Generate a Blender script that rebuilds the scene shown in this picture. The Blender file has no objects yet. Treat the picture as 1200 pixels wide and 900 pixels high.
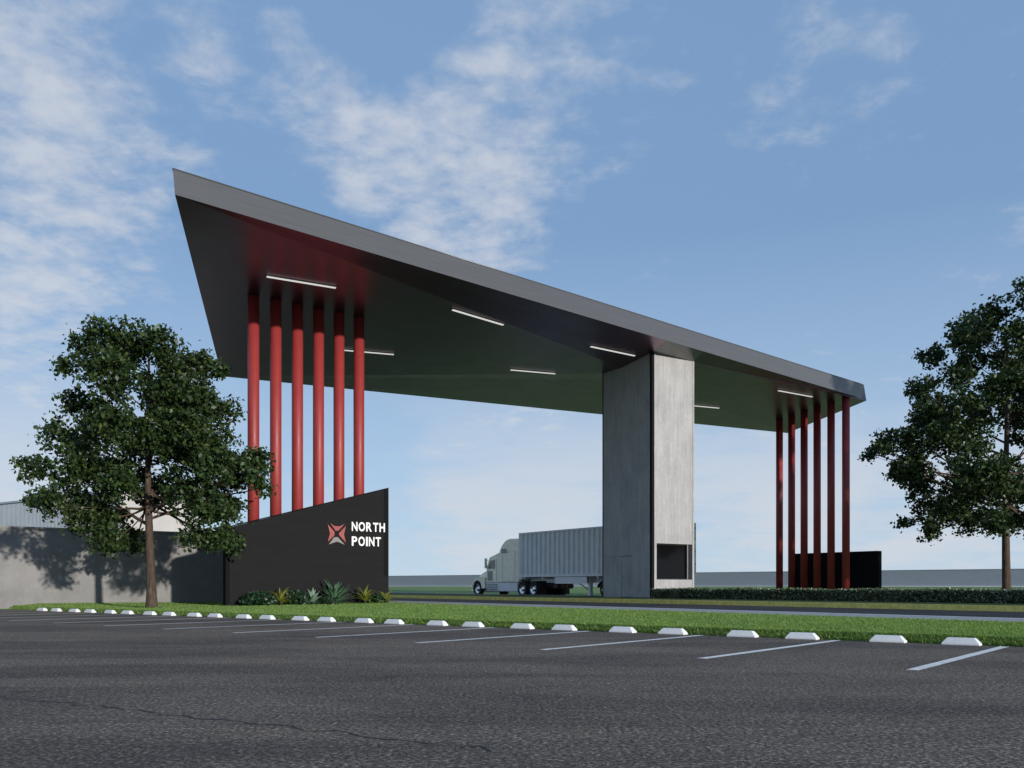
import bpy, bmesh, math, random
import numpy as np
from mathutils import Vector, Matrix
R = math.radians
rng = np.random.default_rng(7)
random.seed(7)
SC = bpy.context.scene
COL = SC.collection

# ------------------------------------------------------------------ camera
EYE = 0.9
cam = bpy.data.cameras.new('camera')
cam.sensor_width = 36.0
cam.lens = 31.908
cam.shift_y = 0.1975
cam.clip_end = 20000
cam_o = bpy.data.objects.new('camera', cam)
cam_o.location = (0, 0, EYE)
cam_o.rotation_euler = (R(90), 0, 0)
COL.objects.link(cam_o)
SC.camera = cam_o

# ------------------------------------------------------------------ sky, sun, exposure
SUN_AZ, SUN_EL = R(140.5), R(10.5)
world = bpy.data.worlds.new('World')
SC.world = world
world.use_nodes = True
wt = world.node_tree
wn, wl = wt.nodes, wt.links
bg = wn['Background']
bg.inputs[1].default_value = 0.11
sky = wn.new('ShaderNodeTexSky')
sky.sky_type = 'NISHITA'
sky.sun_disc = False
sky.sun_elevation = SUN_EL
sky.sun_rotation = SUN_AZ
sky.altitude = 0
sky.air_density = 1.0
sky.dust_density = 0.0
sky.ozone_density = 4.0


def wmath(op, a, b=None, c=None):
    nd = wn.new('ShaderNodeMath')
    nd.operation = op
    for i, v in enumerate((a, b, c)):
        if v is None:
            continue
        if isinstance(v, (int, float)):
            nd.inputs[i].default_value = v
        else:
            wl.new(v, nd.inputs[i])
    return nd.outputs[0]


def wrange(v, a, b, c, d):
    nd = wn.new('ShaderNodeMapRange')
    nd.interpolation_type = 'SMOOTHSTEP'
    wl.new(v, nd.inputs[0])
    for i, k in enumerate((a, b, c, d)):
        nd.inputs[i + 1].default_value = k
    return nd.outputs[0]


tc = wn.new('ShaderNodeTexCoord')
nrm = wn.new('ShaderNodeVectorMath')
nrm.operation = 'NORMALIZE'
wl.new(tc.outputs['Generated'], nrm.inputs[0])
sep = wn.new('ShaderNodeSeparateXYZ')
wl.new(nrm.outputs[0], sep.inputs[0])
zc = wmath('MAXIMUM', sep.outputs[2], 0.0)
zd = wmath('ADD', zc, 0.16)
comb = wn.new('ShaderNodeCombineXYZ')
wl.new(wmath('DIVIDE', sep.outputs[0], zd), comb.inputs[0])
wl.new(wmath('DIVIDE', sep.outputs[1], zd), comb.inputs[1])


def wnoise(scale, detail, rough, dist=0.0, off=(0, 0, 0)):
    mp = wn.new('ShaderNodeMapping')
    mp.inputs['Location'].default_value = off
    wl.new(comb.outputs[0], mp.inputs[0])
    nd = wn.new('ShaderNodeTexNoise')
    nd.inputs['Scale'].default_value = scale
    nd.inputs['Detail'].default_value = detail
    nd.inputs['Roughness'].default_value = rough
    nd.inputs['Distortion'].default_value = dist
    wl.new(mp.outputs[0], nd.inputs['Vector'])
    return nd.outputs[0]


big = wnoise(1.1, 3.0, 0.5, 0.3, (3.1, 1.7, 0))
fine = wnoise(12.0, 6.0, 0.58, 0.15, (0.4, 9.3, 2))
wisp = wnoise(4.0, 7.0, 0.62, 0.5, (5.4, 2.2, 5))
# where the cloud fields lie, as directions over the whole dome
fields = [(-0.60, 0.55, 0.21, 0.85), (-0.30, 0.60, 0.07, 0.40), (-0.07, 0.44, 0.12, 1.0), (-0.20, 0.50, 0.07, 0.55), (0.05, 0.58, 0.13, 0.62),
          (0.34, 0.60, 0.11, 0.42), (0.02, 0.135, 0.14, 0.75), (0.25, 0.14, 0.12, 0.60), (0.45, 0.10, 0.16, 0.42),
          (-0.55, 0.10, 0.2, 0.45), (1.15, 0.45, 0.3, 0.5), (-1.4, 0.5, 0.5, 0.7), (1.6, 0.6, 0.5, 0.6)]
cover = wmath('MULTIPLY', wrange(big, 0.50, 0.80, 0.0, 1.0), 0.07)
for tx, tz, rad, wgt in fields:
    d = Vector((tx, 1.0, tz)).normalized()
    dt = wn.new('ShaderNodeVectorMath')
    dt.operation = 'DOT_PRODUCT'
    wl.new(nrm.outputs[0], dt.inputs[0])
    dt.inputs[1].default_value = d
    cover = wmath('ADD', cover, wrange(dt.outputs['Value'], math.cos(rad * 1.25), 1.0, 0.0, wgt))
# sky behind the camera carries the same loose cloud
back = wmath('MULTIPLY', wrange(sep.outputs[1], 0.1, -0.3, 0.0, 1.0), wmath('MULTIPLY', wrange(big, 0.4, 0.6, 0, 1), 0.6))
cover = wmath('MINIMUM', wmath('ADD', cover, back), 1.0)
puff = wmath('ADD', wmath('MULTIPLY', fine, 0.55), wmath('MULTIPLY', wisp, 0.45))
thr = wmath('ADD', puff, wmath('MULTIPLY', cover, 0.27))
hi = wrange(thr, 0.58, 0.92, 0.0, 0.74)
# low towards the horizon the clouds are seen edge-on and melt into soft banks
soft = wmath('MULTIPLY', wrange(sep.outputs[2], 0.26, 0.06, 0.0, 1.0), wmath('MULTIPLY', wrange(wmath('ADD', wmath('MULTIPLY', big, 0.4), wmath('ADD', wmath('MULTIPLY', wisp, 0.35), wmath('MULTIPLY', cover, 0.3))), 0.36, 0.62, 0, 1), 0.75))
mask = wmath('MAXIMUM', hi, soft)
cl = wn.new('ShaderNodeMix')
cl.data_type = 'RGBA'
wl.new(mask, cl.inputs[0])
# thin bright haze veils the clear sky and evens it out
veil = wn.new('ShaderNodeValToRGB')
vr = veil.color_ramp
for _ in range(2):
    vr.elements.new(0.5)
for el_, (ps, cv) in zip(vr.elements, ((0.0, (4.2, 5.4, 6.8)), (0.14, (3.4, 4.65, 6.3)), (0.36, (1.85, 3.05, 4.95)), (1.0, (1.7, 2.9, 4.9)))):
    el_.position = ps
    el_.color = (*[x / 10 for x in cv], 1)
wl.new(zc, veil.inputs[0])
vs10 = wn.new('ShaderNodeVectorMath')
vs10.operation = 'SCALE'
vs10.inputs[3].default_value = 10.0
wl.new(veil.outputs[0], vs10.inputs[0])
tint = wn.new('ShaderNodeMix')
tint.data_type = 'RGBA'
tint.inputs[0].default_value = 0.85
wl.new(sky.outputs[0], tint.inputs[6])
wl.new(vs10.outputs[0], tint.inputs[7])
wl.new(tint.outputs[2], cl.inputs[6])
cl.inputs[7].default_value = (5.3, 5.5, 5.9, 1)
wl.new(cl.outputs[2], bg.inputs[0])

sun = bpy.data.lights.new('sun', 'SUN')
sun.energy = 3.5
sun.angle = R(1.2)
sun.color = (1.0, 0.93, 0.84)
sun_o = bpy.data.objects.new('sun', sun)
sdir = Vector((math.sin(SUN_AZ) * math.cos(SUN_EL), math.cos(SUN_AZ) * math.cos(SUN_EL), math.sin(SUN_EL)))
sun_o.rotation_euler = sdir.to_track_quat('Z', 'Y').to_euler()
sun_o.location = sdir * 200
COL.objects.link(sun_o)

SC.view_settings.view_transform = 'Standard'
SC.view_settings.look = 'None'
SC.view_settings.gamma = 1.0
SC.view_settings.use_curve_mapping = False
SC.view_settings.exposure = 0.17


# ------------------------------------------------------------------ materials
class NT:
    def __init__(self, name):
        self.m = bpy.data.materials.new(name)
        self.m.use_nodes = True
        self.t = self.m.node_tree
        self.b = self.t.nodes['Principled BSDF']
        self.out = self.t.nodes['Material Output']

    def n(self, kind, **kw):
        nd = self.t.nodes.new(kind)
        for k, v in kw.items():
            setattr(nd, k, v)
        return nd

    def l(self, a, b):
        self.t.links.new(a, b)

    def coord(self, scale=(1, 1, 1), which='Object'):
        c = self.n('ShaderNodeTexCoord')
        mp = self.n('ShaderNodeMapping')
        mp.inputs['Scale'].default_value = scale
        self.l(c.outputs[which], mp.inputs[0])
        return mp.outputs[0]

    def noise(self, vec, scale, detail=4, rough=0.55, dist=0):
        nd = self.n('ShaderNodeTexNoise')
        nd.inputs['Scale'].default_value = scale
        nd.inputs['Detail'].default_value = detail
        nd.inputs['Roughness'].default_value = rough
        nd.inputs['Distortion'].default_value = dist
        self.l(vec, nd.inputs['Vector'])
        return nd.outputs[0]

    def ramp(self, fac, stops):
        nd = self.n('ShaderNodeValToRGB')
        cr = nd.color_ramp
        while len(cr.elements) < len(stops):
            cr.elements.new(0.5)
        for e, (p, c) in zip(cr.elements, stops):
            e.position = p
            e.color = (*c, 1) if len(c) == 3 else c
        self.l(fac, nd.inputs[0])
        return nd.outputs[0]

    def mix(self, fac, a, b, mode='MIX'):
        nd = self.n('ShaderNodeMix')
        nd.data_type = 'RGBA'
        nd.blend_type = mode
        for i, v in ((0, fac), (6, a), (7, b)):
            if isinstance(v, (int, float)):
                nd.inputs[i].default_value = v
            elif isinstance(v, tuple):
                nd.inputs[i].default_value = (*v, 1)
            else:
                self.l(v, nd.inputs[i])
        return nd.outputs[2]

    def rng(self, v, a, b, c, d):
        nd = self.n('ShaderNodeMapRange')
        self.l(v, nd.inputs[0])
        for i, k in enumerate((a, b, c, d)):
            nd.inputs[i + 1].default_value = k
        return nd.outputs[0]

    def bump(self, h, strength=0.3, dist=0.01):
        nd = self.n('ShaderNodeBump')
        nd.inputs['Strength'].default_value = strength
        nd.inputs['Distance'].default_value = dist
        self.l(h, nd.inputs['Height'])
        self.l(nd.outputs[0], self.b.inputs['Normal'])

    def set(self, **kw):
        for k, v in kw.items():
            k = k.replace('_', ' ')
            if isinstance(v, (int, float, tuple)):
                self.b.inputs[k].default_value = (*v, 1) if isinstance(v, tuple) and len(v) == 3 else v
            else:
                self.l(v, self.b.inputs[k])
        return self


MAT = {}


def simple(name, col, rough=0.5, metal=0.0, var=0.12, scale=3.0, bump=0.0, bscale=40):
    a = NT(name)
    v = a.coord()
    nz = a.noise(v, scale, 5, 0.6)
    lo = tuple(c * (1 - var) for c in col)
    hi_ = tuple(min(1, c * (1 + var)) for c in col)
    a.set(Base_Color=a.ramp(nz, [(0.3, lo), (0.7, hi_)]), Metallic=metal)
    a.set(Roughness=a.rng(nz, 0.3, 0.7, rough * 0.9, min(1, rough * 1.1)))
    if bump:
        a.bump(a.noise(v, bscale, 4, 0.6), bump, 0.01)
    MAT[name] = a.m
    return a.m


def asphalt(name, lo, hi_, grain, bumps):
    a = NT(name)
    v = a.coord()
    g1 = a.noise(v, grain, 3, 0.75)
    g2 = a.noise(v, grain * 0.28, 4, 0.65)
    shade_bands = a.noise(a.coord((0.16, 0.42, 1)), 1.0, 5, 0.6, 0.5)  # broad bands of tree shadow, painted into the asphalt colour as bluish darkening
    p2 = a.noise(a.coord((0.5, 0.9, 1)), 1.0, 6, 0.7, 0.2)
    st = a.noise(a.coord((1.1, 1.1, 1)), 1.0, 3, 0.5, 0.8)
    c = a.ramp(g1, [(0.34, tuple(x * 0.12 for x in lo)), (0.46, tuple(x * 0.7 for x in lo)), (0.55, hi_), (0.66, tuple(x * 2.6 for x in hi_))])
    c = a.mix(a.rng(g2, 0.42, 0.60, 0.0, 0.5), c, tuple(x * 0.5 for x in lo))
    c = a.mix(a.rng(shade_bands, 0.44, 0.58, 0.0, 0.8), c, a.mix(1.0, c, (0.58, 0.60, 0.65), 'MULTIPLY'))
    c = a.mix(a.rng(p2, 0.40, 0.7, 0.0, 0.7), c, a.mix(1.0, c, (1.5, 1.45, 1.38), 'MULTIPLY'))
    c = a.mix(a.rng(st, 0.66, 0.74, 0.0, 0.55), c, tuple(x * 0.25 for x in lo))
    a.set(Base_Color=c, Roughness=0.9, Specular_IOR_Level=0.2)
    a.bump(g1, bumps, 0.025)
    MAT[name] = a.m


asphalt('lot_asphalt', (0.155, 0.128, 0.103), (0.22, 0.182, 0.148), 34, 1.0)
asphalt('road_asphalt', (0.045, 0.044, 0.046), (0.06, 0.059, 0.061), 60, 0.25)


def lawn(name, dark, light, dry):
    a = NT(name)
    v = a.coord()
    f1 = a.noise(v, 26, 4, 0.7)
    f2 = a.noise(v, 0.5, 5, 0.6)
    c = a.ramp(f1, [(0.3, dark), (0.7, light)])
    c = a.mix(a.rng(f2, 0.4, 0.75, 0, 0.5), c, dry)
    a.set(Base_Color=c, Roughness=0.9, Specular_IOR_Level=0.2)
    a.bump(f1, 0.8, 0.05)
    MAT[name] = a.m


lawn('lawn', (0.11, 0.18, 0.055), (0.20, 0.30, 0.10), (0.22, 0.29, 0.12))
lawn('ground_cover', (0.02, 0.042, 0.012), (0.055, 0.10, 0.03), (0.06, 0.09, 0.03))


def leafy(name, stops, trans=0.25, rough=0.45):
    a = NT(name)
    g = a.n('ShaderNodeNewGeometry')
    c = a.ramp(g.outputs['Random Per Island'], stops)
    v = a.noise(a.coord(), 0.8, 3)
    c = a.mix(a.rng(v, 0.35, 0.7, 0, 0.45), c, a.mix(1.0, c, (1.5, 1.35, 1.0), 'MULTIPLY'))
    a.set(Base_Color=c, Roughness=rough, Specular_IOR_Level=0.35)
    tr = a.n('ShaderNodeBsdfTranslucent')
    a.l(a.mix(1.0, c, (1.2, 1.3, 0.6), 'MULTIPLY'), tr.inputs[0])
    ms = a.n('ShaderNodeMixShader')
    ms.inputs[0].default_value = trans
    a.l(a.b.outputs[0], ms.inputs[1])
    a.l(tr.outputs[0], ms.inputs[2])
    a.l(ms.outputs[0], a.out.inputs[0])
    MAT[name] = a.m


leafy('tree_leaf', [(0.0, (0.014, 0.030, 0.010)), (0.5, (0.024, 0.050, 0.015)), (0.85, (0.042, 0.080, 0.022)), (1.0, (0.075, 0.105, 0.030))], 0.14)
leafy('grass_blade', [(0.0, (0.11, 0.20, 0.045)), (0.6, (0.18, 0.30, 0.08)), (1.0, (0.28, 0.37, 0.14))], 0.3, 0.6)
leafy('hedge_leaf', [(0.0, (0.022, 0.040, 0.016)), (0.5, (0.06, 0.095, 0.042)), (0.78, (0.15, 0.19, 0.12)), (1.0, (0.48, 0.50, 0.42))], 0.2)
leafy('agave_leaf', [(0.0, (0.05, 0.12, 0.07)), (1.0, (0.10, 0.19, 0.11))], 0.1)
leafy('pale_agave_leaf', [(0.0, (0.17, 0.27, 0.21)), (1.0, (0.30, 0.40, 0.33))], 0.1)
leafy('yellow_leaf', [(0.0, (0.10, 0.15, 0.02)), (1.0, (0.34, 0.36, 0.07))], 0.25)
leafy('dark_leaf', [(0.0, (0.010, 0.030, 0.016)), (1.0, (0.03, 0.075, 0.035))], 0.1)


def concrete(name, lo, hi_, streak=(9, 9, 0.5), stain=0.25):
    a = NT(name)
    st = a.noise(a.coord(streak), 1.0, 6, 0.65)
    bl = a.noise(a.coord(), 0.9, 6, 0.65)
    fn = a.noise(a.coord(), 24, 5, 0.7)
    c = a.ramp(st, [(0.32, lo), (0.68, hi_)])
    c = a.mix(a.rng(bl, 0.42, 0.7, 0, stain), c, tuple(x * 0.45 for x in lo))
    c = a.mix(a.rng(fn, 0.50, 0.70, 0, 0.34), c, tuple(x * 0.6 for x in lo))
    md_ = a.noise(a.coord(), 5.5, 5, 0.7)
    c = a.mix(a.rng(md_, 0.52, 0.72, 0, 0.22), c, tuple(min(1, x * 1.35) for x in hi_))
    a.set(Base_Color=c, Roughness=0.8, Specular_IOR_Level=0.3)
    a.bump(fn, 0.25, 0.01)
    MAT[name] = a.m


concrete('pillar_concrete', (0.34, 0.34, 0.345), (0.47, 0.467, 0.465), (9, 9, 0.5), 0.3)
concrete('wall_render', (0.21, 0.208, 0.207), (0.285, 0.282, 0.28), (0.7, 0.7, 0.5), 0.3)
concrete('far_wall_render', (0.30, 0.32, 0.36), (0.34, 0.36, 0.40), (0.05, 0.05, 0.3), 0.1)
concrete('sidewalk_concrete', (0.34, 0.335, 0.325), (0.44, 0.43, 0.42), (2, 2, 2), 0.2)
concrete('stop_concrete', (0.72, 0.73, 0.72), (0.84, 0.845, 0.83), (4, 4, 4), 0.18)


def metal_panel(name, col, metal, rough):
    a = NT(name)
    nz = a.noise(a.coord(), 1.2, 4, 0.5)
    sc = a.noise(a.coord((0.4, 0.4, 14)), 1.0, 4, 0.6)
    a.set(Base_Color=a.ramp(sc, [(0.3, tuple(x * 0.93 for x in col)), (0.7, tuple(x * 1.07 for x in col))]), Metallic=metal)
    a.set(Roughness=a.rng(nz, 0.3, 0.7, rough * 0.92, rough * 1.08))
    a.bump(nz, 0.02, 0.02)
    MAT[name] = a.m


metal_panel('fascia_metal', (0.096, 0.098, 0.104), 0.0, 0.24)
metal_panel('canopy_metal', (0.195, 0.116, 0.16), 1.0, 0.33)
metal_panel('black_edge', (0.012, 0.012, 0.014), 0.3, 0.45)
simple('red_paint', (0.30, 0.036, 0.035), 0.5, 0.0, 0.06, 2.0)
simple('black_matte', (0.008, 0.008, 0.0085), 0.85)
MAT['black_matte'].node_tree.nodes['Principled BSDF'].inputs['Specular IOR Level'].default_value = 0.12
simple('roof_deck', (0.18, 0.18, 0.19), 0.8)
simple('yellow_paint', (0.80, 0.67, 0.17), 0.75, 0, 0.25, 6.0)
simple('line_paint', (0.86, 0.80, 0.74), 0.8, 0, 0.22, 9.0, 0.3, 120)
simple('letter_white', (0.82, 0.82, 0.82), 0.4, 0, 0.03)
simple('emblem_red', (0.29, 0.042, 0.037), 0.35, 0, 0.05)
simple('emblem_grey', (0.19, 0.185, 0.18), 0.5, 0.0, 0.05)
simple('dark_interior', (0.02, 0.02, 0.022), 0.7)
simple('frame_grey', (0.30, 0.29, 0.27), 0.5, 0.4)
simple('truck_white', (0.95, 0.88, 0.69), 0.28, 0.0, 0.05)
simple('truck_silver', (0.72, 0.74, 0.77), 0.35, 0.0, 0.06)
simple('chrome', (0.75, 0.76, 0.78), 0.18, 1.0, 0.03)
simple('tyre', (0.018, 0.018, 0.019), 0.85, 0, 0.15)
simple('chassis', (0.022, 0.022, 0.024), 0.6)
simple('tail_red', (0.45, 0.03, 0.02), 0.3)
simple('container_grey', (0.72, 0.735, 0.75), 0.42, 0.0, 0.08, 1.5)
simple('container_white', (0.66, 0.63, 0.56), 0.5, 0, 0.08, 2.0)
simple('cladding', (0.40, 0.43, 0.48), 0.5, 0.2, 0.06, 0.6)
simple('white_render', (0.47, 0.455, 0.435), 0.8, 0, 0.08, 0.5)
simple('twig', (0.035, 0.028, 0.02), 0.9)
simple('tar', (0.016, 0.016, 0.017), 0.6)
simple('soil', (0.03, 0.024, 0.018), 0.95, 0, 0.3, 8)

# bark
a = NT('bark')
v = a.coord((7, 7, 1.6))
b1 = a.noise(v, 1.6, 6, 0.7, 0.6)
a.set(Base_Color=a.ramp(b1, [(0.3, (0.030, 0.020, 0.014)), (0.55, (0.085, 0.058, 0.040)), (0.75, (0.16, 0.12, 0.085))]), Roughness=0.9)
a.bump(b1, 0.9, 0.04)
MAT['bark'] = a.m
# dark cladding of the sign wall: thin horizontal courses
a = NT('dark_course')
vec = a.coord()
br = a.n('ShaderNodeTexBrick')
br.offset = 0.5
br.inputs['Scale'].default_value = 1.0
br.inputs['Brick Width'].default_value = 0.62
br.inputs['Row Height'].default_value = 0.11
br.inputs['Mortar Size'].default_value = 0.006
br.inputs['Color1'].default_value = (0.0120, 0.0122, 0.0130, 1)
br.inputs['Color2'].default_value = (0.0140, 0.0141, 0.0148, 1)
br.inputs['Mortar'].default_value = (0.009, 0.009, 0.0095, 1)
sp = a.n('ShaderNodeSeparateXYZ')
cb = a.n('ShaderNodeCombineXYZ')
a.l(vec, sp.inputs[0])
a.l(sp.outputs[0], cb.inputs[0])
a.l(sp.outputs[2], cb.inputs[1])
a.l(cb.outputs[0], br.inputs['Vector'])
a.set(Base_Color=br.outputs['Color'], Roughness=0.8, Specular_IOR_Level=0.15)
a.bump(br.outputs['Fac'], -0.2, 0.004)
MAT['dark_course'] = a.m
# window glass
a = NT('glass')
a.set(Base_Color=(0.006, 0.006, 0.007), Roughness=0.08, Specular_IOR_Level=0.2, Alpha=0.86)
MAT['glass'] = a.m
a = NT('cab_glass')
a.set(Base_Color=(0.10, 0.12, 0.14), Roughness=0.08, Specular_IOR_Level=0.6)
MAT['cab_glass'] = a.m
# lit linear lamps
a = NT('lamp_diffuser')
a.set(Base_Color=(0.8, 0.8, 0.8), Emission_Color=(1, 0.98, 0.94), Emission_Strength=0.55)
MAT['lamp_diffuser'] = a.m


# ------------------------------------------------------------------ mesh helpers
class MB:
    def __init__(self):
        self.v, self.f, self.smooth = [], [], set()

    def add(self, vs, fs, smooth=False):
        o = len(self.v)
        self.v += [tuple(p) for p in vs]
        if smooth:
            self.smooth.update(range(len(self.f), len(self.f) + len(fs)))
        self.f += [tuple(o + i for i in q) for q in fs]
        return self

    def box(self, x0, x1, y0, y1, z0, z1):
        vs = [(x, y, z) for z in (z0, z1) for y in (y0, y1) for x in (x0, x1)]
        return self.add(vs, [(0, 2, 3, 1), (4, 5, 7, 6), (0, 1, 5, 4), (2, 6, 7, 3), (0, 4, 6, 2), (1, 3, 7, 5)])

    def loft(self, lo, hi_):
        n_ = len(lo)
        fs = [tuple(reversed(range(n_))), tuple(range(n_, 2 * n_))]
        fs += [(i, (i + 1) % n_, n_ + (i + 1) % n_, n_ + i) for i in range(n_)]
        return self.add(list(lo) + list(hi_), fs)

    def tube(self, pts, rad, k=12, caps=True, smooth=True):
        pts = [Vector(p) for p in pts]
        rads = rad if isinstance(rad, (list, tuple)) else [rad] * len(pts)
        vs, fs = [], []
        for i, p in enumerate(pts):
            d = (pts[min(i + 1, len(pts) - 1)] - pts[max(i - 1, 0)]).normalized()
            up = Vector((0, 0, 1)) if abs(d.z) < 0.9 else Vector((1, 0, 0))
            e1 = d.cross(up).normalized()
            e2 = e1.cross(d)
            for j in range(k):
                t = 2 * math.pi * j / k
                vs.append(p + (e1 * math.cos(t) + e2 * math.sin(t)) * rads[i])
        for i in range(len(pts) - 1):
            for j in range(k):
                fs.append((i * k + j, i * k + (j + 1) % k, (i + 1) * k + (j + 1) % k, (i + 1) * k + j))
        self.add(vs, fs, smooth)
        if caps:
            o = len(self.v) - len(vs)
            self.f.append(tuple(o + j for j in reversed(range(k))))
            self.f.append(tuple(o + (len(pts) - 1) * k + j for j in range(k)))
        return self

    def mesh(self, name, mat, fix=True):
        me = bpy.data.meshes.new(name)
        me.from_pydata(self.v, [], self.f)
        if self.smooth:
            me.polygons.foreach_set('use_smooth', [i in self.smooth for i in range(len(self.f))])
        me.update()
        if fix:
            bm = bmesh.new()
            bm.from_mesh(me)
            bmesh.ops.recalc_face_normals(bm, faces=bm.faces)
            bm.to_mesh(me)
            bm.free()
        if mat:
            me.materials.append(MAT[mat])
        return me

    def build(self, name, mat, parent=None, loc=None, rz=0, bevel=0, fix=True):
        o = bpy.data.objects.new(name, self.mesh(name, mat, fix))
        COL.objects.link(o)
        if parent:
            o.parent = parent
        if loc is not None:
            o.location = loc
        if rz:
            o.rotation_euler = (0, 0, rz)
        if bevel:
            md = o.modifiers.new('bevel', 'BEVEL')
            md.width = bevel
            md.segments = 2
            md.limit_method = 'ANGLE'
        return o


def tag(o, label=None, cat=None, group=None, kind=None):
    if label:
        o['label'] = label
    if cat:
        o['category'] = cat
    if group:
        o['group'] = group
    if kind:
        o['kind'] = kind
    return o


def empty(name, loc, rz=0):
    o = bpy.data.objects.new(name, None)
    o.location = loc
    o.rotation_euler = (0, 0, rz)
    o.empty_display_size = 0.3
    COL.objects.link(o)
    return o


def quads_mesh(name, V, nv, mat):
    """V: (N*nv,3) verts, N faces of nv verts each"""
    N = len(V) // nv
    me = bpy.data.meshes.new(name)
    me.vertices.add(len(V))
    me.vertices.foreach_set('co', V.astype(np.float32).ravel())
    me.loops.add(N * nv)
    me.loops.foreach_set('vertex_index', np.arange(N * nv, dtype=np.int32))
    me.polygons.add(N)
    me.polygons.foreach_set('loop_start', np.arange(0, N * nv, nv, dtype=np.int32))
    me.update(calc_edges=True)
    me.materials.append(MAT[mat])
    return me


def link(name, me, parent=None, loc=None):
    o = bpy.data.objects.new(name, me)
    COL.objects.link(o)
    if parent:
        o.parent = parent
    if loc is not None:
        o.location = loc
    return o


# gate frame: c runs across the drive, s along it
GA = R(35)
NV = Vector((math.cos(GA), math.sin(GA)))
RV = Vector((-math.sin(GA), math.cos(GA)))


def W(c, s, z=0.0):
    p = NV * c + RV * s
    return Vector((p.x, p.y, z))


def CS(x, y):
    return (NV.x * x + NV.y * y, RV.x * x + RV.y * y)


def rise(y):
    t = min(max((y - 62) / 88.0, 0), 1)
    return 0.66 * t * t * (3 - 2 * t)


# parking frame
U = Vector((-0.7794, 0.6265))
VV = Vector((0.6265, 0.7794))
K0 = Vector((7.327, 13.501))
STALL = 2.477

C_SW0, C_SW1, C_K, C_M1, C_L1 = 17.85, 19.9, 25.6, 34.0, 39.2
S_WALL = 40.5

# ------------------------------------------------------------------ ground and roads
cs_ = sorted([-6000, -2500, -900, -400, -200, -100, -60, -30, -10, 0, 8, 14, 17.7, 17.86, 19.9, 25.6, 30, 34, 39.15, 39.3, 45, 55, 70, 90, 120, 160, 220, 320, 500, 900, 2500, 6000])
ss_ = sorted([-3000, -800, -300, -120, -60, -30, -10, 0, 10, 20, 30, 40.4, 40.62, 45, 50, 55, 60, 65, 70, 75, 80, 85, 90, 100, 110, 120, 130, 140, 150, 165, 180, 200, 240, 300, 400, 700, 1500, 4000, 9000])
g = MB()
idx = {}
vs = []
for i, c in enumerate(cs_):
    for j, s in enumerate(ss_):
        p = W(c, s)
        if 17.8 < c < 39.2 and s < 260:
            z = -0.05 + rise(p.y)
        elif c <= 17.8 and s < 40.5:
            z = -0.12
        else:
            z = 0.215 + rise(p.y)
        idx[i, j] = len(vs)
        vs.append((p.x, p.y, z))
fs = [(idx[i, j], idx[i + 1, j], idx[i + 1, j + 1], idx[i, j + 1]) for i in range(len(cs_) - 1) for j in range(len(ss_) - 1)]
g.add(vs, fs)
tag(g.build('ground', 'lawn', fix=False), kind='structure')

# parking lot
tA = (C_SW0 - (NV.x * K0.x + NV.y * K0.y)) / (NV.dot(U))
pA = K0 + U * tA
tB = (S_WALL - RV.dot(K0)) / RV.dot(U)
pB = K0 + U * tB
off = VV * 0.30
lot = MB()
sA = RV.dot(pA)
poly = [pA, pB, W(-60, S_WALL).xy, Vector((-72.4, -60)), Vector((55, -60)), W(C_SW0, -60).xy]
qA, qB = pA + off, pB + off
poly2 = [W(C_SW0 - 0.02, RV.dot(qA)).xy, qB] + poly[2:]
lot.add([(p.x, p.y, 0) for p in poly2], [tuple(range(len(poly2)))])
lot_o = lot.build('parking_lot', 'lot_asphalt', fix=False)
tag(lot_o, kind='structure')
if lot_o.data.polygons[0].normal.z < 0:
    lot_o.data.flip_normals()


def strip(m, pts, width, z):
    L, Rr = [], []
    for i, p in enumerate(pts):
        d = (pts[min(i + 1, len(pts) - 1)] - pts[max(i - 1, 0)]).normalized()
        w = width[i] if isinstance(width, list) else width
        nn = Vector((-d.y, d.x)) * w / 2
        L.append(p + nn)
        Rr.append(p - nn)
    n_ = len(pts)
    m.add([(p.x, p.y, z) for p in L + Rr], [(i, n_ + i, n_ + i + 1, i + 1) for i in range(n_ - 1)])
    return m


for k in range(0, 14):
    a0 = K0 + U * (STALL * k)
    pts = [a0 - VV * 4.86 * (1 - i / 12) for i in range(13)]
    strip(MB(), pts, [0.135 + random.uniform(-0.008, 0.008) for _ in pts], 0.004).build('bay_line', 'line_paint', lot_o, fix=False)
# tar crack wandering over the lot
pts, wd = [], []
for i in range(60):
    t = i / 59
    pts.append(Vector((-4.4 + 4.3 * t, 7.55 - 2.55 * t)) + Vector((0, 1)) * 0.05 * math.sin(i * 0.7 + math.sin(i * 0.43) * 2) + VV * random.uniform(-0.035, 0.035))
    wd.append(max(0.004, 0.030 - 0.014 * t + random.uniform(-0.026, 0.016)))
strip(MB(), pts, wd, 0.003).build('tar_crack', 'tar', lot_o, fix=False)

# grass verge: from the stops up to the footpath
K0v = K0 + VV * 0.17


def verge_dmax(t):
    q = K0v + U * t
    d1 = (C_SW0 - NV.dot(q)) / NV.dot(VV)
    d2 = (S_WALL - RV.dot(q)) / RV.dot(VV)
    return min(d1, d2)


def verge_z(d, dm):
    e = min(max(d / 0.16, 0), 1)
    return 0.10 * e * e * (3 - 2 * e) + 0.10 * min(1, d / max(dm, 0.5)) if dm > 0.3 else 0.10


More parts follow.
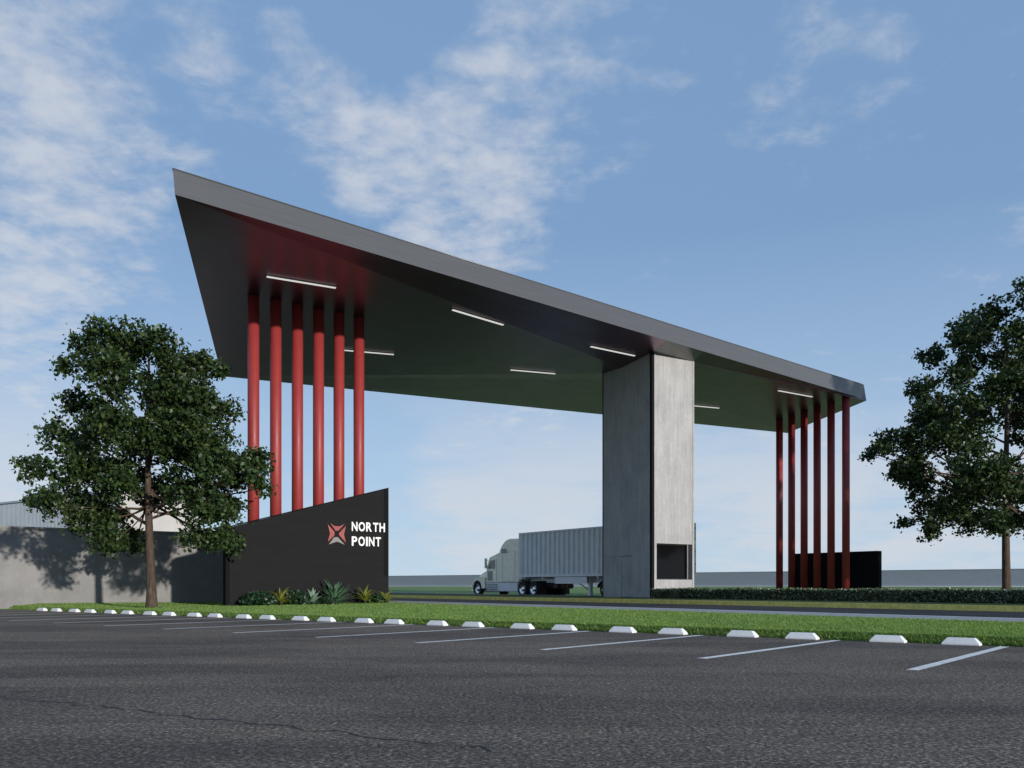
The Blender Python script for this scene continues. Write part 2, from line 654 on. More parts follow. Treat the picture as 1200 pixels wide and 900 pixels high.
vg = MB()
T0, T1 = tA + 0.6, tB - 0.4
NT_, ND = 150, 34
for i in range(NT_ + 1):
    t = T0 + (T1 - T0) * i / NT_
    dm = max(verge_dmax(t), 0.05)
    for j in range(ND + 1):
        d = dm * (j / ND) ** 2.6
        q = K0v + U * t + VV * d
        vg.v.append((q.x, q.y, -0.03 if j == 0 else verge_z(d, dm) + 0.006 * math.sin(q.x * 2.3) * math.sin(q.y * 1.9)))
for i in range(NT_):
    for j in range(ND):
        a_ = i * (ND + 1) + j
        vg.f.append((a_, a_ + 1, a_ + ND + 2, a_ + ND + 1))
vo = vg.build('grass_verge', 'lawn', fix=False)
if vo.data.polygons[500].normal.z < 0:
    vo.data.flip_normals()
tag(vo, kind='structure')

# blades of grass on the verge (denser where they show large)
N = 620000
t = rng.uniform(T0, T1, N)
dm = np.array([max(verge_dmax(x), 0.05) for x in np.linspace(T0, T1, 400)])
dmx = np.interp(t, np.linspace(T0, T1, 400), dm)
d = rng.uniform(0.0, 1.0, N) * dmx
edge = rng.random(N) < 0.16
d = np.where(edge, rng.uniform(0, 0.22, N), d)
gx = K0v.x + U.x * t + VV.x * d
gy = K0v.y + U.y * t + VV.y * d
cc = NV.x * gx + NV.y * gy
keep = (rng.random(N) < np.clip((15.0 / gy) ** 1.6, 0, 1)) & (gy > 9) & (cc < C_SW0 - 0.03) & (gx / gy < 0.75)
gx, gy, d, dmx = gx[keep], gy[keep], d[keep], dmx[keep]
M = len(gx)
e = np.clip(d / 0.16, 0, 1)
gz = 0.10 * e * e * (3 - 2 * e) + 0.10 * np.minimum(1, d / np.maximum(dmx, 0.5)) - 0.01
h = rng.uniform(0.03, 0.065, M) * (1 + 0.35 * (d < 0.15))
an = rng.uniform(0, 2 * np.pi, M)
wd = rng.uniform(0.007, 0.013, M) * np.clip(gy / 15, 1, 2.2)
lean = rng.normal(0, 0.035, (M, 2))
Vb = np.zeros((M, 3, 3))
Vb[:, 0] = np.stack([gx + np.cos(an) * wd, gy + np.sin(an) * wd, gz], 1)
Vb[:, 1] = np.stack([gx - np.cos(an) * wd, gy - np.sin(an) * wd, gz], 1)
Vb[:, 2] = np.stack([gx + lean[:, 0], gy + lean[:, 1], gz + h], 1)
go = link('lawn_grass', quads_mesh('lawn_grass', Vb.reshape(-1, 3), 3, 'grass_blade'))
tag(go, 'short mown green grass covering the verge behind the wheel stops', 'grass', kind='stuff')


def srun(name, c0, c1, z, mat, s0=-60, s1=250, thick=0.3, parent=None, kind=None):
    m = MB()
    ss = [s0] + [x for x in range(-50, 251, 10) if s0 < x < s1] + [s1]
    rows = []
    for s in ss:
        r_ = []
        for c, zz in ((c0, z - thick), (c0, z), (c1, z), (c1, z - thick)):
            p = W(c, s)
            r_.append((p.x, p.y, zz + rise(p.y)))
        rows.append(r_)
    vs = [v for r_ in rows for v in r_]
    fs = []
    for i in range(len(rows) - 1):
        for j in range(3):
            fs.append((i * 4 + j, i * 4 + j + 1, (i + 1) * 4 + j + 1, (i + 1) * 4 + j))
    fs += [(0, 3, 2, 1), tuple((len(rows) - 1) * 4 + j for j in (0, 1, 2, 3))]
    m.add(vs, fs)
    o = m.build(name, mat, parent)
    if kind:
        tag(o, kind=kind)
    return o


srun('footpath', C_SW0, C_SW1 - 0.16, 0.212, 'sidewalk_concrete', kind='structure')
srun('kerb', C_SW1 - 0.16, C_SW1, 0.222, 'stop_concrete', kind='structure')
road = srun('road', C_SW1, C_K, 0.20, 'road_asphalt', kind='structure')
mk = srun('edge_line', C_SW1 + 0.10, C_SW1 + 0.20, 0.204, 'yellow_paint', parent=road, thick=0.003)
srun('painted_kerb', C_K, C_K + 0.22, 0.36, 'yellow_paint', kind='structure')
srun('median', C_K + 0.22, C_M1 - 0.2, 0.352, 'ground_cover', kind='structure')
srun('median_kerb', C_M1 - 0.2, C_M1, 0.36, 'sidewalk_concrete', kind='structure')
srun('exit_road', C_M1, C_L1, 0.20, 'road_asphalt', kind='structure')
srun('lawn_kerb', C_L1, C_L1 + 0.15, 0.26, 'sidewalk_concrete', kind='structure')

# ------------------------------------------------------------------ wheel stops
def wheel_stop_mesh():
    L, Dp, Hh = 0.27, 0.085, 0.115
    lo = [(-L, -Dp, 0), (L, -Dp, 0), (L, Dp, 0), (-L, Dp, 0)]
    m1 = [(-L, -Dp, 0.03), (L, -Dp, 0.03), (L, Dp, 0.03), (-L, Dp, 0.03)]
    hi2 = [(-L + 0.075, -Dp + 0.04, Hh), (L - 0.075, -Dp + 0.04, Hh), (L - 0.075, Dp - 0.04, Hh), (-L + 0.075, Dp - 0.04, Hh)]
    m = MB()
    m.v = lo + m1 + hi2
    m.f = [(3, 2, 1, 0), (8, 9, 10, 11)]
    for b_ in (0, 4):
        m.f += [(b_ + i, b_ + (i + 1) % 4, b_ + 4 + (i + 1) % 4, b_ + 4 + i) for i in range(4)]
    me = m.mesh('wheel_stop', 'stop_concrete')
    bm = bmesh.new()
    bm.from_mesh(me)
    bmesh.ops.bevel(bm, geom=bm.edges[:], offset=0.008, segments=1, affect='EDGES')
    bm.to_mesh(me)
    bm.free()
    return me


ws = wheel_stop_mesh()
ang = math.atan2(-U.y, -U.x)
for k in range(13):
    for fr in (0.236, 0.672):
        p = K0 + U * (STALL * (k + fr)) + VV * (-0.02 + random.uniform(-0.015, 0.015))
        o = link('wheel_stop', ws, None, (p.x, p.y, 0.0))
        o.rotation_euler = (0, 0, ang + random.uniform(-0.02, 0.02))
        tag(o, 'small white concrete wheel stop lying along the grass verge', 'wheel stop', 'white wheel stops at the head of the parking bays')

# ------------------------------------------------------------------ canopy
LF = Vector((-9.897, 26.648, 12.4))
RF = Vector((21.331, 55.471, 12.4))
fd = (RF - LF).normalized()
A1 = LF + fd * (Vector((6.97, 42.62, 12.4)) - LF).dot(fd)
A2 = LF + fd * (Vector((9.22, 44.56, 12.4)) - LF).dot(fd)
RF2 = Vector((21.79, 55.804, 12.312))
RB = Vector((19.794, 65.179, 11.9))
LB = Vector((-15.618, 48.856, 12.2))
LFt = Vector((-9.96, 26.648, 13.165))
RFt = Vector((21.279, 55.471, 13.287))
RF2t = Vector((21.64, 55.804, 13.26))
RBt = RB + Vector((-0.1, 0.05, 0.85))
LBt = LB + Vector((0.0, 0.05, 0.75))
P1 = Vector((6.7845, 44.0, 12.235))
P2 = Vector((9.1425, 45.653, 12.189))
P3 = Vector((7.042, 48.65, 11.964))
P5 = Vector((5.539, 45.777, 11.918))
_n = (P5 - LF).cross(LB - LF)
P4 = Vector((4.684, 46.997, 0))
P4.z = LF.z - (_n.x * (P4.x - LF.x) + _n.y * (P4.y - LF.y)) / _n.z
base = Vector((4.0, 45.0, 0.0))


def facets(name, polys, mat, parent, org):
    m = MB()
    for p in polys:
        m.add([q - org for q in p], [tuple(range(len(p)))])
    return m


can = empty('canopy', (4.0, 45.0, 11.0))
tag(can, 'wide tapering dark grey metal canopy with folded soffit over the gateway', 'canopy')
org = Vector((4.0, 45.0, 11.0))


def panel(name, polys, mat='canopy_metal', thick=0.0):
    o = facets(name, polys, mat, can, org).build(name, mat, can, fix=False)
    return o


# thickness comes from the closed box of deck, fascia and soffit
panel('front_fascia', [(LF, A1, A2, RF, RFt, LFt)], 'fascia_metal')
panel('end_fascia', [(RF, RF2, RF2t, RFt), (RF2, RB, RBt, RF2t)], 'fascia_metal')
panel('end_fascia', [(LB, LF, LFt, LBt)], 'fascia_metal')
panel('rear_fascia', [(RB, LB, LBt, RBt)])
soff = panel('soffit', [(LF, P5, P1, A1), (LF, P4, P5), (LF, LB, P4), (A2, P2, RF), (RF, P2, RF2), (RF2, P2, RB), (P2, P3, RB), (P3, P4, LB), (P3, LB, RB)])
tr_ = panel('soffit_throat', [(A1, P1, P2, A2)], 'fascia_metal')
panel('roof_deck', [(LFt, RFt, RF2t, RBt, LBt)], 'roof_deck')
cap = MB()
for a_, b_ in ((LFt, RFt), (RFt, RF2t), (RF2t, RBt), (RBt, LBt), (LBt, LFt)):
    cap.tube([a_ - org + Vector((0, 0, 0.0)), b_ - org], 0.022, 6)
cap.build('edge_trim', 'fascia_metal', can)

# soffit height lookup
stris = [(LF, P5, P4), (LF, P4, LB), (LF, A1, P1), (LF, P1, P5), (A2, RF, P2), (P2, RF, RF2), (P2, RF2, RB), (P2, RB, P3), (P3, RB, LB), (P3, LB, P4)]


def soffit_z(x, y):
    for a_, b_, c_ in stris:
        den = (b_.y - c_.y) * (a_.x - c_.x) + (c_.x - b_.x) * (a_.y - c_.y)
        u = ((b_.y - c_.y) * (x - c_.x) + (c_.x - b_.x) * (y - c_.y)) / den
        w_ = ((c_.y - a_.y) * (x - c_.x) + (a_.x - c_.x) * (y - c_.y)) / den
        if u >= -1e-3 and w_ >= -1e-3 and u + w_ <= 1.001:
            return u * a_.z + w_ * b_.z + (1 - u - w_) * c_.z
    return 11.8


# linear lamps under the soffit
lamps = [((-9.013, 33.286), (-6.665, 34.414), 'above the red sign wall columns'),
         ((-2.423, 36.809), (-0.364, 38.764), 'midway along the soffit fold'),
         ((-8.411, 43.010), (-5.679, 43.769), 'behind the red columns of the sign wall'),
         ((-0.087, 46.374), (2.255, 47.030), 'near the rear edge beside the concrete pillar'),
         ((3.655, 42.257), (5.973, 44.115), 'on the front fold beside the concrete pillar'),
         ((10.357, 55.080), (12.804, 56.042), 'partly hidden behind the concrete pillar'),
         ((15.310, 52.191), (17.892, 54.063), 'beside the red columns near the black wall')]
for (x0, y0), (x1, y1), where in lamps:
    a_ = Vector((x0, y0, soffit_z(x0, y0)))
    b_ = Vector((x1, y1, soffit_z(x1, y1)))
    mid = (a_ + b_) / 2
    dr = (b_ - a_)
    L = dr.length / 2
    le = empty('ceiling_lamp', mid)
    q = dr.normalized().to_track_quat('X', 'Z')
    le.rotation_mode = 'QUATERNION'
    le.rotation_quaternion = q
    tag(le, 'slim white linear lamp on the dark soffit ' + where, 'lamp', 'linear lamps under the canopy')
    MB().box(-L, L, -0.07, 0.07, -0.03, 0.02).build('housing', 'frame_grey', le)
    MB().box(-L + 0.02, L - 0.02, -0.052, 0.052, -0.06, -0.0305).build('diffuser', 'lamp_diffuser', le)

# ------------------------------------------------------------------ concrete pillar
PW, PD = 2.879, 3.66
pil = empty('pillar', (P1.x, P1.y, 0.35), GA)
tag(pil, 'tall rectangular concrete pillar with a booth window holding up the canopy', 'pillar', kind='thing')
zt = 12.25
wx0, wx1, wz0, wz1 = 0.30, 2.66, 0.88, 2.64
zj = 5.45
# core: four walls with the booth hollow behind the window
core = MB()
core.box(0.09, 0.30, 0.13, PD - 0.09, 0, zt - 0.2)
core.box(PW - 0.21, PW - 0.09, 0.09, PD - 0.09, 0, zt - 0.2)
core.box(0.3, PW - 0.21, PD - 0.3, PD - 0.09, 0, zt - 0.2)
core.box(0.3, PW - 0.21, 0.09, PD - 0.3, wz1 + 0.02, zt - 0.2)
core.box(0.3, PW - 0.21, 0.09, PD - 0.3, 0, wz0 - 0.12)
core.build('core', 'dark_interior', pil)


def slab(name, x0, x1, y0, y1, z0, z1, mat='pillar_concrete'):
    return MB().box(x0, x1, y0, y1, z0, z1).build(name, mat, pil, bevel=0.008)


# front face (lit): lower pieces round the window, upper sheet, side trims
slab('concrete_panel', 0.20, PW - 0.13, -0.02, 0.088, 0.0, wz0)
slab('concrete_panel', 0.20, PW - 0.13, -0.02, 0.088, wz1, zt)
slab('edge_trim', 0.13, 0.197, -0.035, 0.086, 0.0, zt)
slab('edge_trim', PW - 0.127, PW - 0.0, -0.035, 0.086, 0.0, zt)
slab('window_jamb', 0.20, 0.30, -0.018, 0.088, wz0 + 0.002, wz1 - 0.002)
wf = MB()
wf.box(0.302, 2.66, 0.10, 0.16, wz0 + 0.002, wz0 + 0.06)
wf.box(0.302, 2.66, 0.10, 0.16, wz1 - 0.06, wz1 - 0.002)
wf.box(0.302, 0.35, 0.101, 0.159, wz0 + 0.06, wz1 - 0.06)
wf.box(2.60, 2.66, 0.101, 0.159, wz0 + 0.06, wz1 - 0.06)
wfo = wf.build('window', 'black_edge', pil)
MB().box(2.44, 2.50, 0.02, 0.095, wz0 + 0.002, wz1 - 0.002).build('mullion', 'frame_grey', wfo)
MB().box(0.36, 2.59, 0.125, 0.135, wz0 + 0.06, wz1 - 0.06).build('pane', 'glass', wfo)
cn = MB()
for q in range(5):
    zz = wz0 + 0.10 + q * 0.06
    cn.box(0.36, 2.58, 0.20, 0.24, zz, zz + 0.025)
cn.build('blind', 'frame_grey', wfo)
MB().box(0.34, 2.60, 0.5, 1.1, 0.80, 0.86).build('counter', 'frame_grey', pil)
# left face (shade): sheets with a flush door
d0, d1, dz = 1.38, 2.18, 2.05
slab('concrete_panel', -0.02, 0.088, 0.13, d0 - 0.008, 0.0, zt)
slab('concrete_panel', -0.02, 0.088, d1 + 0.008, PD - 0.10, 0.0, dz + 0.018)
slab('concrete_panel', -0.02, 0.088, d0 - 0.008 + 0.001, PD - 0.10, dz + 0.02, zt)
slab('edge_trim', -0.012, 0.086, PD - 0.08, PD, 0.0, zt, 'black_edge')
slab('corner_post', -0.024, 0.125, -0.01, 0.127, 0.0, zt, 'black_matte')
dr_ = MB().box(-0.006, 0.05, d0 + 0.006, d1 - 0.006, 0.02, dz).build('door', 'pillar_concrete', pil)
for q in range(2):
    yy = d0 + 0.10 + q * 0.14
    MB().box(-0.016, -0.0065, yy, yy + 0.05, 0.1, dz - 0.4).build('batten', 'pillar_concrete', dr_)
MB().tube([(-0.05, d1 - 0.12, 0.95), (-0.05, d1 - 0.12, 1.15)], 0.012, 8).build('handle', 'frame_grey', dr_)
# right and rear faces
slab('concrete_panel', PW - 0.088, PW + 0.02, 0.10, PD - 0.1, 0.0, zj - 0.003)
slab('concrete_panel', PW - 0.088, PW + 0.02, 0.10, PD - 0.1, zj + 0.003, zt)
slab('concrete_panel', 0.10, PW - 0.10, PD - 0.088, PD + 0.02, 0.0, zj - 0.003)
slab('concrete_panel', 0.10, PW - 0.10, PD - 0.088, PD + 0.02, zj + 0.003, zt - 0.3)

# ------------------------------------------------------------------ red columns
def column(x, y, z0, z1, rad, label, group):
    m = MB()
    m.tube([(0, 0, 0), (0, 0, z1 - z0)], rad, 32)
    o = m.build('column', 'red_paint', None, (x, y, z0))
    tag(o, label, 'column', group, 'thing')
    return o


for k in range(6):
    p = W(12.14 + 0.905 * k, 35.06)
    column(p.x, p.y, 0.15, soffit_z(p.x, p.y) + 0.3, 0.225, 'round red column rising from behind the dark sign wall into the soffit', 'red columns behind the sign wall')
rcol = [(20.24, 55.01), (19.68, 55.98), (19.17, 57.02), (18.71, 58.13), (18.27, 59.30), (17.83, 60.50)]
for k, (x, y) in enumerate(rcol):
    column(x, y, 0.15, soffit_z(x, y) + 0.3, 0.225, 'round dark red column standing by the black wall under the narrow canopy end', 'red columns by the black wall')

# ------------------------------------------------------------------ sign wall
sw = empty('sign_wall', W(10.87, 34.5, 0.12), GA)
tag(sw, 'dark sign wall with slanting top, red emblem and white NORTH POINT letters', 'sign wall', kind='thing')
SL = 6.9
hl, hr = 2.98, 4.92
m = MB()
prof = [(0.14, 0), (SL, 0), (SL, hr), (0.14, hl + (hr - hl) * 0.14 / SL)]
m.loft([(x, 0, z) for x, z in prof], [(x, 0.30, z) for x, z in prof])
m.build('wall', 'dark_course', sw)
m = MB()
prof = [(0.0, 0), (0.125, 0), (0.125, hl + 0.04), (0.0, hl + 0.01)]
m.loft([(x, -0.01, z) for x, z in prof], [(x, 0.32, z) for x, z in prof])
m.build('end_post', 'black_matte', sw)
m = MB()
prof = [(0.13, hl + 0.05), (SL + 0.01, hr + 0.003), (SL + 0.01, hr + 0.035), (0.13, hl + 0.085)]
m.loft([(x, -0.012, z) for x, z in prof], [(x, 0.312, z) for x, z in prof])
m.build('coping', 'black_matte', sw)
m = MB()
m.box(SL - 0.22, SL + 0.001, -0.006, -0.001, 1.2, hr - 0.02)
m.build('edge_strip', 'black_matte', sw)
# emblem: four raised pieces, centre at (4.55, 2.97) on the wall face
ex, ez, es = 4.52, 2.93, 1 / 240.0
pieces = [('emblem_red', [(-70, 100), (-22, 72), (30, 72), (85, 98), (16, 28), (-12, 28)]),
          ('emblem_red', [(-95, 88), (-24, 16), (-24, -18), (-94, -84), (-72, 0)]),
          ('emblem_red', [(98, 80), (24, 6), (24, -14), (98, -88), (76, -6)]),
          ('emblem_grey', [(-84, -108), (-28, -38), (12, -34), (86, -108), (4, -78)])]
for mt, pl in pieces:
    pl = [(ex + x * es, ez + z * es) for x, z in pl]
    m = MB()
    m.loft([(x, -0.05, z) for x, z in pl], [(x, -0.002, z) for x, z in pl])
    m.build('emblem_piece', mt, sw)


def letter(ch, x0, z0, wid, hei):
    cu = bpy.data.curves.new('letter', 'FONT')
    cu.body = ch
    cu.offset = 0.026
    cu.extrude = 0.03
    cu.resolution_u = 6
    to = bpy.data.objects.new('tmp', cu)
    COL.objects.link(to)
    dg = bpy.context.evaluated_depsgraph_get()
    dg.update()
    me = bpy.data.meshes.new_from_object(to.evaluated_get(dg))
    bpy.data.objects.remove(to)
    co = np.zeros(len(me.vertices) * 3)
    me.vertices.foreach_get('co', co)
    co = co.reshape(-1, 3)
    lo, hi2 = co.min(0), co.max(0)
    nx = x0 + (co[:, 0] - lo[0]) / (hi2[0] - lo[0]) * wid
    nz = z0 + (co[:, 1] - lo[1]) / (hi2[1] - lo[1]) * hei
    ny = -0.035 - co[:, 2]
    me.vertices.foreach_set('co', np.stack([nx, ny, nz], 1).ravel())
    me.update()
    me.materials.clear()
    me.materials.append(MAT['letter_white'])
    me.name = 'letter'
    return link('letter', me, sw)


def word(txt, x0, z0, total, hei):
    rel = {'N': 0.86, 'O': 0.98, 'R': 0.88, 'T': 0.82, 'H': 0.86, 'P': 0.82, 'I': 0.27}
    gap = 0.17
    tot = sum(rel[c] for c in txt) + gap * (len(txt) - 1)
    k_ = total / tot
    x = x0
    for c in txt:
        letter(c, x, z0, rel[c] * k_, hei)
        x += (rel[c] + gap) * k_


word('NORTH', 5.18, 3.06, 1.52, 0.38)
word('POINT', 5.18, 2.45, 1.33, 0.39)

# ------------------------------------------------------------------ black wall by the right columns
bw = empty('low_wall', W(49.9, 32.4, 0.1), GA)
tag(bw, 'low black rectangular wall behind the dark red columns', 'wall', kind='thing')
MB().box(0, 0.28, 0.1, 6.5, 0, 2.92).build('wall', 'black_matte', bw, bevel=0.01)
MB().box(-0.02, 0.30, 0.0, 0.098, 0, 2.95).build('end_post', 'black_matte', bw)
MB().box(-0.02, 0.30, 0.1, 6.5, 2.922, 2.96).build('coping', 'black_matte', bw)

# ------------------------------------------------------------------ grey boundary wall behind the left tree
gw = empty('boundary_wall', W(-60, S_WALL, -0.1), GA)
tag(gw, 'plain grey rendered wall behind the leafy tree, dappled with its shade', 'wall', kind='thing')
MB().box(0, 74.5, 0, 0.25, 0, 3.28).build('wall', 'wall_render', gw)
MB().box(-0.02, 74.52, -0.03, 0.28, 3.282, 3.36).build('coping', 'wall_render', gw)

# ------------------------------------------------------------------ far perimeter wall
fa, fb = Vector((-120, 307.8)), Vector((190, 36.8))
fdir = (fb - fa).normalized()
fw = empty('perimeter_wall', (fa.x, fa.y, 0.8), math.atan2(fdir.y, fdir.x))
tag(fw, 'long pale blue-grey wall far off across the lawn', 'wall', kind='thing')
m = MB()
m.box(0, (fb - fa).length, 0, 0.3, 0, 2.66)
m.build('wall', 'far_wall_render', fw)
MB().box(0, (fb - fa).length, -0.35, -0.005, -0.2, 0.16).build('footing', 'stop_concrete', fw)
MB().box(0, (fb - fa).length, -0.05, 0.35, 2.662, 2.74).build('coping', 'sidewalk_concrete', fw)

# ------------------------------------------------------------------ warehouse behind the wall
wc = Vector((-41.1, 95.0))
wa = empty('warehouse', (wc.x, wc.y, 0.4), 0)
tag(wa, 'pale building with corrugated metal side rising behind the grey wall', 'building')
du = Vector((-0.828, 0.56))
dv = Vector((0.56, 0.828))
HW = 10.3
m = MB()
n_ = 190
pts = []
for i in range(n_ * 4 + 1):
    s = i * 0.29 / 4
    q = i % 4
    dep = 0.06 if q in (1, 2) else 0.0
    pts.append(du * s - dv * dep)
lo = [(p.x, p.y, 0) for p in pts]
hi2 = [(p.x, p.y, HW - 0.004 * 0) for p in pts]
m.add(lo + hi2, [(i, i + 1, len(pts) + i + 1, len(pts) + i) for i in range(len(pts) - 1)])
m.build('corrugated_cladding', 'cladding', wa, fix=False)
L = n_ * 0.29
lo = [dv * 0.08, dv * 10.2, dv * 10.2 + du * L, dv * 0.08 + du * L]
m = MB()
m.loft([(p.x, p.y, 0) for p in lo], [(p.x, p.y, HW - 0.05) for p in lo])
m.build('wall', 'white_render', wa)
o1 = [dv * -0.2 - du * 0.2, dv * 10.4 - du * 0.2, dv * 10.4 + du * (L + 0.2), dv * -0.2 + du * (L + 0.2)]
m = MB()
m.loft([(p.x, p.y, HW) for p in o1], [(p.x, p.y, HW + 0.22) for p in o1])
m.build('roof', 'cladding', wa)
dp = MB()
p = dv * 3.6 - du * 0.07
dp.tube([(p.x, p.y, 0), (p.x, p.y, HW)], 0.09, 8)
dp.build('downpipe', 'frame_grey', wa)

# ------------------------------------------------------------------ trees
def tubes_np(paths):
    m = MB()
    for pts, rads, k in paths:
        m.tube(pts, rads, k, caps=False)
    return m


def make_tree(name, base, z_trunk_r, lobes, height, seed, label, leaf, per_m2, cat='tree'):
    rg = np.random.default_rng(seed)
    rd = random.Random(seed)
    root = empty(name, base)
    tag(root, label, cat, 'broadleaf trees on the lawns')
    # trunk with a slight wander
    tp, trd = [], []
    nseg = 16
    for i in range(nseg + 1):
        f_ = i / nseg
        tp.append(Vector((0.10 * math.sin(f_ * 4.0 + seed) * f_ ** 0.5 - 0.16 * f_, 0.10 * math.cos(f_ * 5 + seed) * f_, f_ * height * 0.94)))
        trd.append(max(0.018, z_trunk_r * (1.25 if i == 0 else 1.0) * (1 - f_) ** 0.85 + 0.01))
    paths = [(tp, trd, 12)]

    def tpt(z):
        f_ = min(max(z / (height * 0.94), 0), 1) * nseg
        i = min(int(f_), nseg - 1)
        return tp[i].lerp(tp[i + 1], f_ - i), trd[i] + (trd[i + 1] - trd[i]) * (f_ - i)

    inst = []
    for (lx, lz, lr) in lobes:
        R_ = 0.42 * height
        span = math.sqrt(max(0.05, 1 - min(1, abs(lx) / R_) ** 2)) * R_ * 0.62
        offs = (rd.uniform(0.15, 0.95) * span, -rd.uniform(0.15, 0.95) * span)
        for oy in offs:
            inst.append((Vector((lx + rd.uniform(-.1, .1), oy, lz)), lr * rd.uniform(0.82, 1.0)))
    V = []
    prev = None
    for num, (ctr, lr) in enumerate(inst):
        hz_ = math.hypot(ctr.x, ctr.y)
        z0 = max(height * rd.uniform(0.27, 0.42), ctr.z - hz_ * rd.uniform(0.5, 0.9) - 0.2)
        a_, ra = tpt(min(z0, height * 0.9))
        if num % 2 and prev is not None:
            a_, ra = prev[2].copy(), 0.05
        mid = a_.lerp(ctr, 0.5) + Vector((rd.uniform(-.25, .25), rd.uniform(-.25, .25), -0.12 * hz_ + rd.uniform(-.1, .15)))
        pth = []
        for i in range(7):
            f_ = i / 6
            pth.append((a_ * (1 - f_) ** 2 + mid * 2 * f_ * (1 - f_) + ctr * f_ * f_) + Vector((rd.uniform(-.04, .04), rd.uniform(-.04, .04), rd.uniform(-.04, .04))) * (1 if 0 < i < 6 else 0))
        prev = pth
        r0 = min(ra * 0.55, 0.028 + 0.011 * hz_)
        paths.append((pth, [r0 * (1 - 0.75 * i / 6) for i in range(7)], 6))
        ncl = max(5, int(lr * lr * per_m2))
        dirs = rg.normal(size=(ncl, 3))
        dirs /= np.linalg.norm(dirs, axis=1)[:, None]
        rad = lr * rg.random(ncl) ** 0.42
        cl_ = np.array(ctr) + dirs * rad[:, None] * np.array([1, 1, 0.86])
        for q in range(0, ncl, 6):
            e_ = Vector(cl_[q])
            b_ = pth[4].lerp(ctr, rd.random())
            paths.append(([b_, b_.lerp(e_, 0.5) + Vector((0, 0, rd.uniform(-.08, .08))), e_], [0.014, 0.009, 0.004], 4))
        nl = 26
        c_ = np.repeat(cl_, nl, 0) + rg.normal(size=(ncl * nl, 3)) * np.array([0.15, 0.15, 0.11])
        V.append(c_)
    ctr = np.concatenate(V)
    n2 = len(ctr)
    # each leaf: a folded pointed blade of two faces
    ax = rg.normal(size=(n2, 3)) + np.array([0, 0, -0.25])
    ax /= np.linalg.norm(ax, axis=1)[:, None]
    nr = rg.normal(size=(n2, 3)) + np.array([0.0, 0, 0.9])
    sd = np.cross(ax, nr)
    sd /= np.linalg.norm(sd, axis=1)[:, None] + 1e-9
    up = np.cross(sd, ax)
    Ls = leaf * rg.uniform(0.65, 1.3, n2)[:, None]
    Q = np.zeros((n2, 4, 3))
    Q[:, 0] = ctr - ax * Ls * 0.5
    Q[:, 1] = ctr + sd * Ls * 0.33 + up * Ls * 0.10
    Q[:, 2] = ctr + ax * Ls * 0.5
    Q[:, 3] = ctr - sd * Ls * 0.33 + up * Ls * 0.10
    link('crown', quads_mesh('crown', Q.reshape(-1, 3), 4, 'tree_leaf'), root)
    tubes_np(paths).build('trunk', 'bark', root, fix=False)
    return root


SC1 = 32.5 / 1063.6
l1 = [(112, 398, 22), (140, 394, 22), (168, 394, 26), (205, 402, 26), (235, 412, 18), (150, 436, 34), (198, 446, 38), (240, 456, 26),
      (100, 432, 14), (80, 466, 24), (60, 500, 25), (52, 545, 23), (66, 582, 30), (100, 540, 38), (100, 600, 32), (124, 628, 22), (145, 560, 30),
      (146, 496, 40), (200, 505, 42), (238, 500, 34), (262, 540, 32), (298, 534, 22), (307, 558, 13), (252, 590, 30), (236, 622, 22), (262, 628, 18), (218, 562, 32)]
lob = [((x - 170) * SC1 * 0.91, (709 - y) * SC1 * 0.955, r_ * SC1 * 0.95) for x, y, r_ in l1]
make_tree('broadleaf_tree', (-12.9, 32.5, 0.16), 0.165, lob, 10.4, 3, 'leafy dark green tree on the verge before the grey wall', 0.165, 64)

SC2 = 40.5 / 1063.6
l2 = [(1172, 362, 24), (1140, 374, 22), (1118, 400, 20), (1150, 408, 26), (1110, 440, 22), (1138, 460, 30), (1096, 476, 22), (1124, 500, 32),
      (1082, 508, 22), (1046, 508, 18), (1032, 522, 12), (1070, 540, 22), (1104, 548, 32), (1138, 560, 30), (1106, 588, 24), (1080, 604, 12), (1120, 612, 18), (1152, 600, 22), (1164, 470, 20)]
l2 += [(2362 - x + random.uniform(-8, 8), y + random.uniform(-8, 8), r_) for x, y, r_ in l2]
lob2 = [((x - 1181) * SC2, (699 - y) * SC2, r_ * SC2) for x, y, r_ in l2]
t2 = make_tree('broadleaf_tree', (22.1, 40.5, 0.18), 0.18, lob2, 13.9, 5, 'tall leafy tree growing on the lawn beyond the low hedge', 0.18, 52)
# its neighbour along the same lawn, which shades the narrow end of the canopy
t3 = t2.copy()
COL.objects.link(t3)
t3.location = (31.6, 42.6, 0.18)
t3.rotation_euler = (0, 0, R(105))
t3.scale = (1.0, 1.0, 1.25)
t3['label'] = 'second tall leafy tree in line on the lawn past the hedge'
for ch in list(t2.children):
    c_ = ch.copy()
    COL.objects.link(c_)
    c_.parent = t3

# ------------------------------------------------------------------ low hedge on the median
hd = empty('hedge', W(29.9, 4.0, 0.35), GA)
tag(hd, 'long low clipped hedge along the grass median beside the pillar', 'hedge')
HL = 26.75
m = MB()
ny = 60
for i in range(ny + 1):
    y = HL * i / ny
    for x, z in ((-0.50, 0.0), (-0.46, 0.30), (-0.30, 0.37), (0.3, 0.37), (0.46, 0.30), (0.50, 0.0)):
        m.v.append((x + random.uniform(-.03, .03), y, max(0, z + random.uniform(-.03, .02))))
for i in range(ny):
    for j in range(5):
        m.f.append((i * 6 + j, i * 6 + j + 1, (i + 1) * 6 + j + 1, (i + 1) * 6 + j))
m.build('inner_branches', 'twig', hd)
n2 = 52000
y = rng.uniform(0, HL, n2)
side = rng.random(n2)
x = np.where(side < 0.55, rng.uniform(-0.55, 0.55, n2), np.where(side < 0.9, -0.52 + rng.normal(0, 0.04, n2), 0.52 + rng.normal(0, 0.04, n2)))
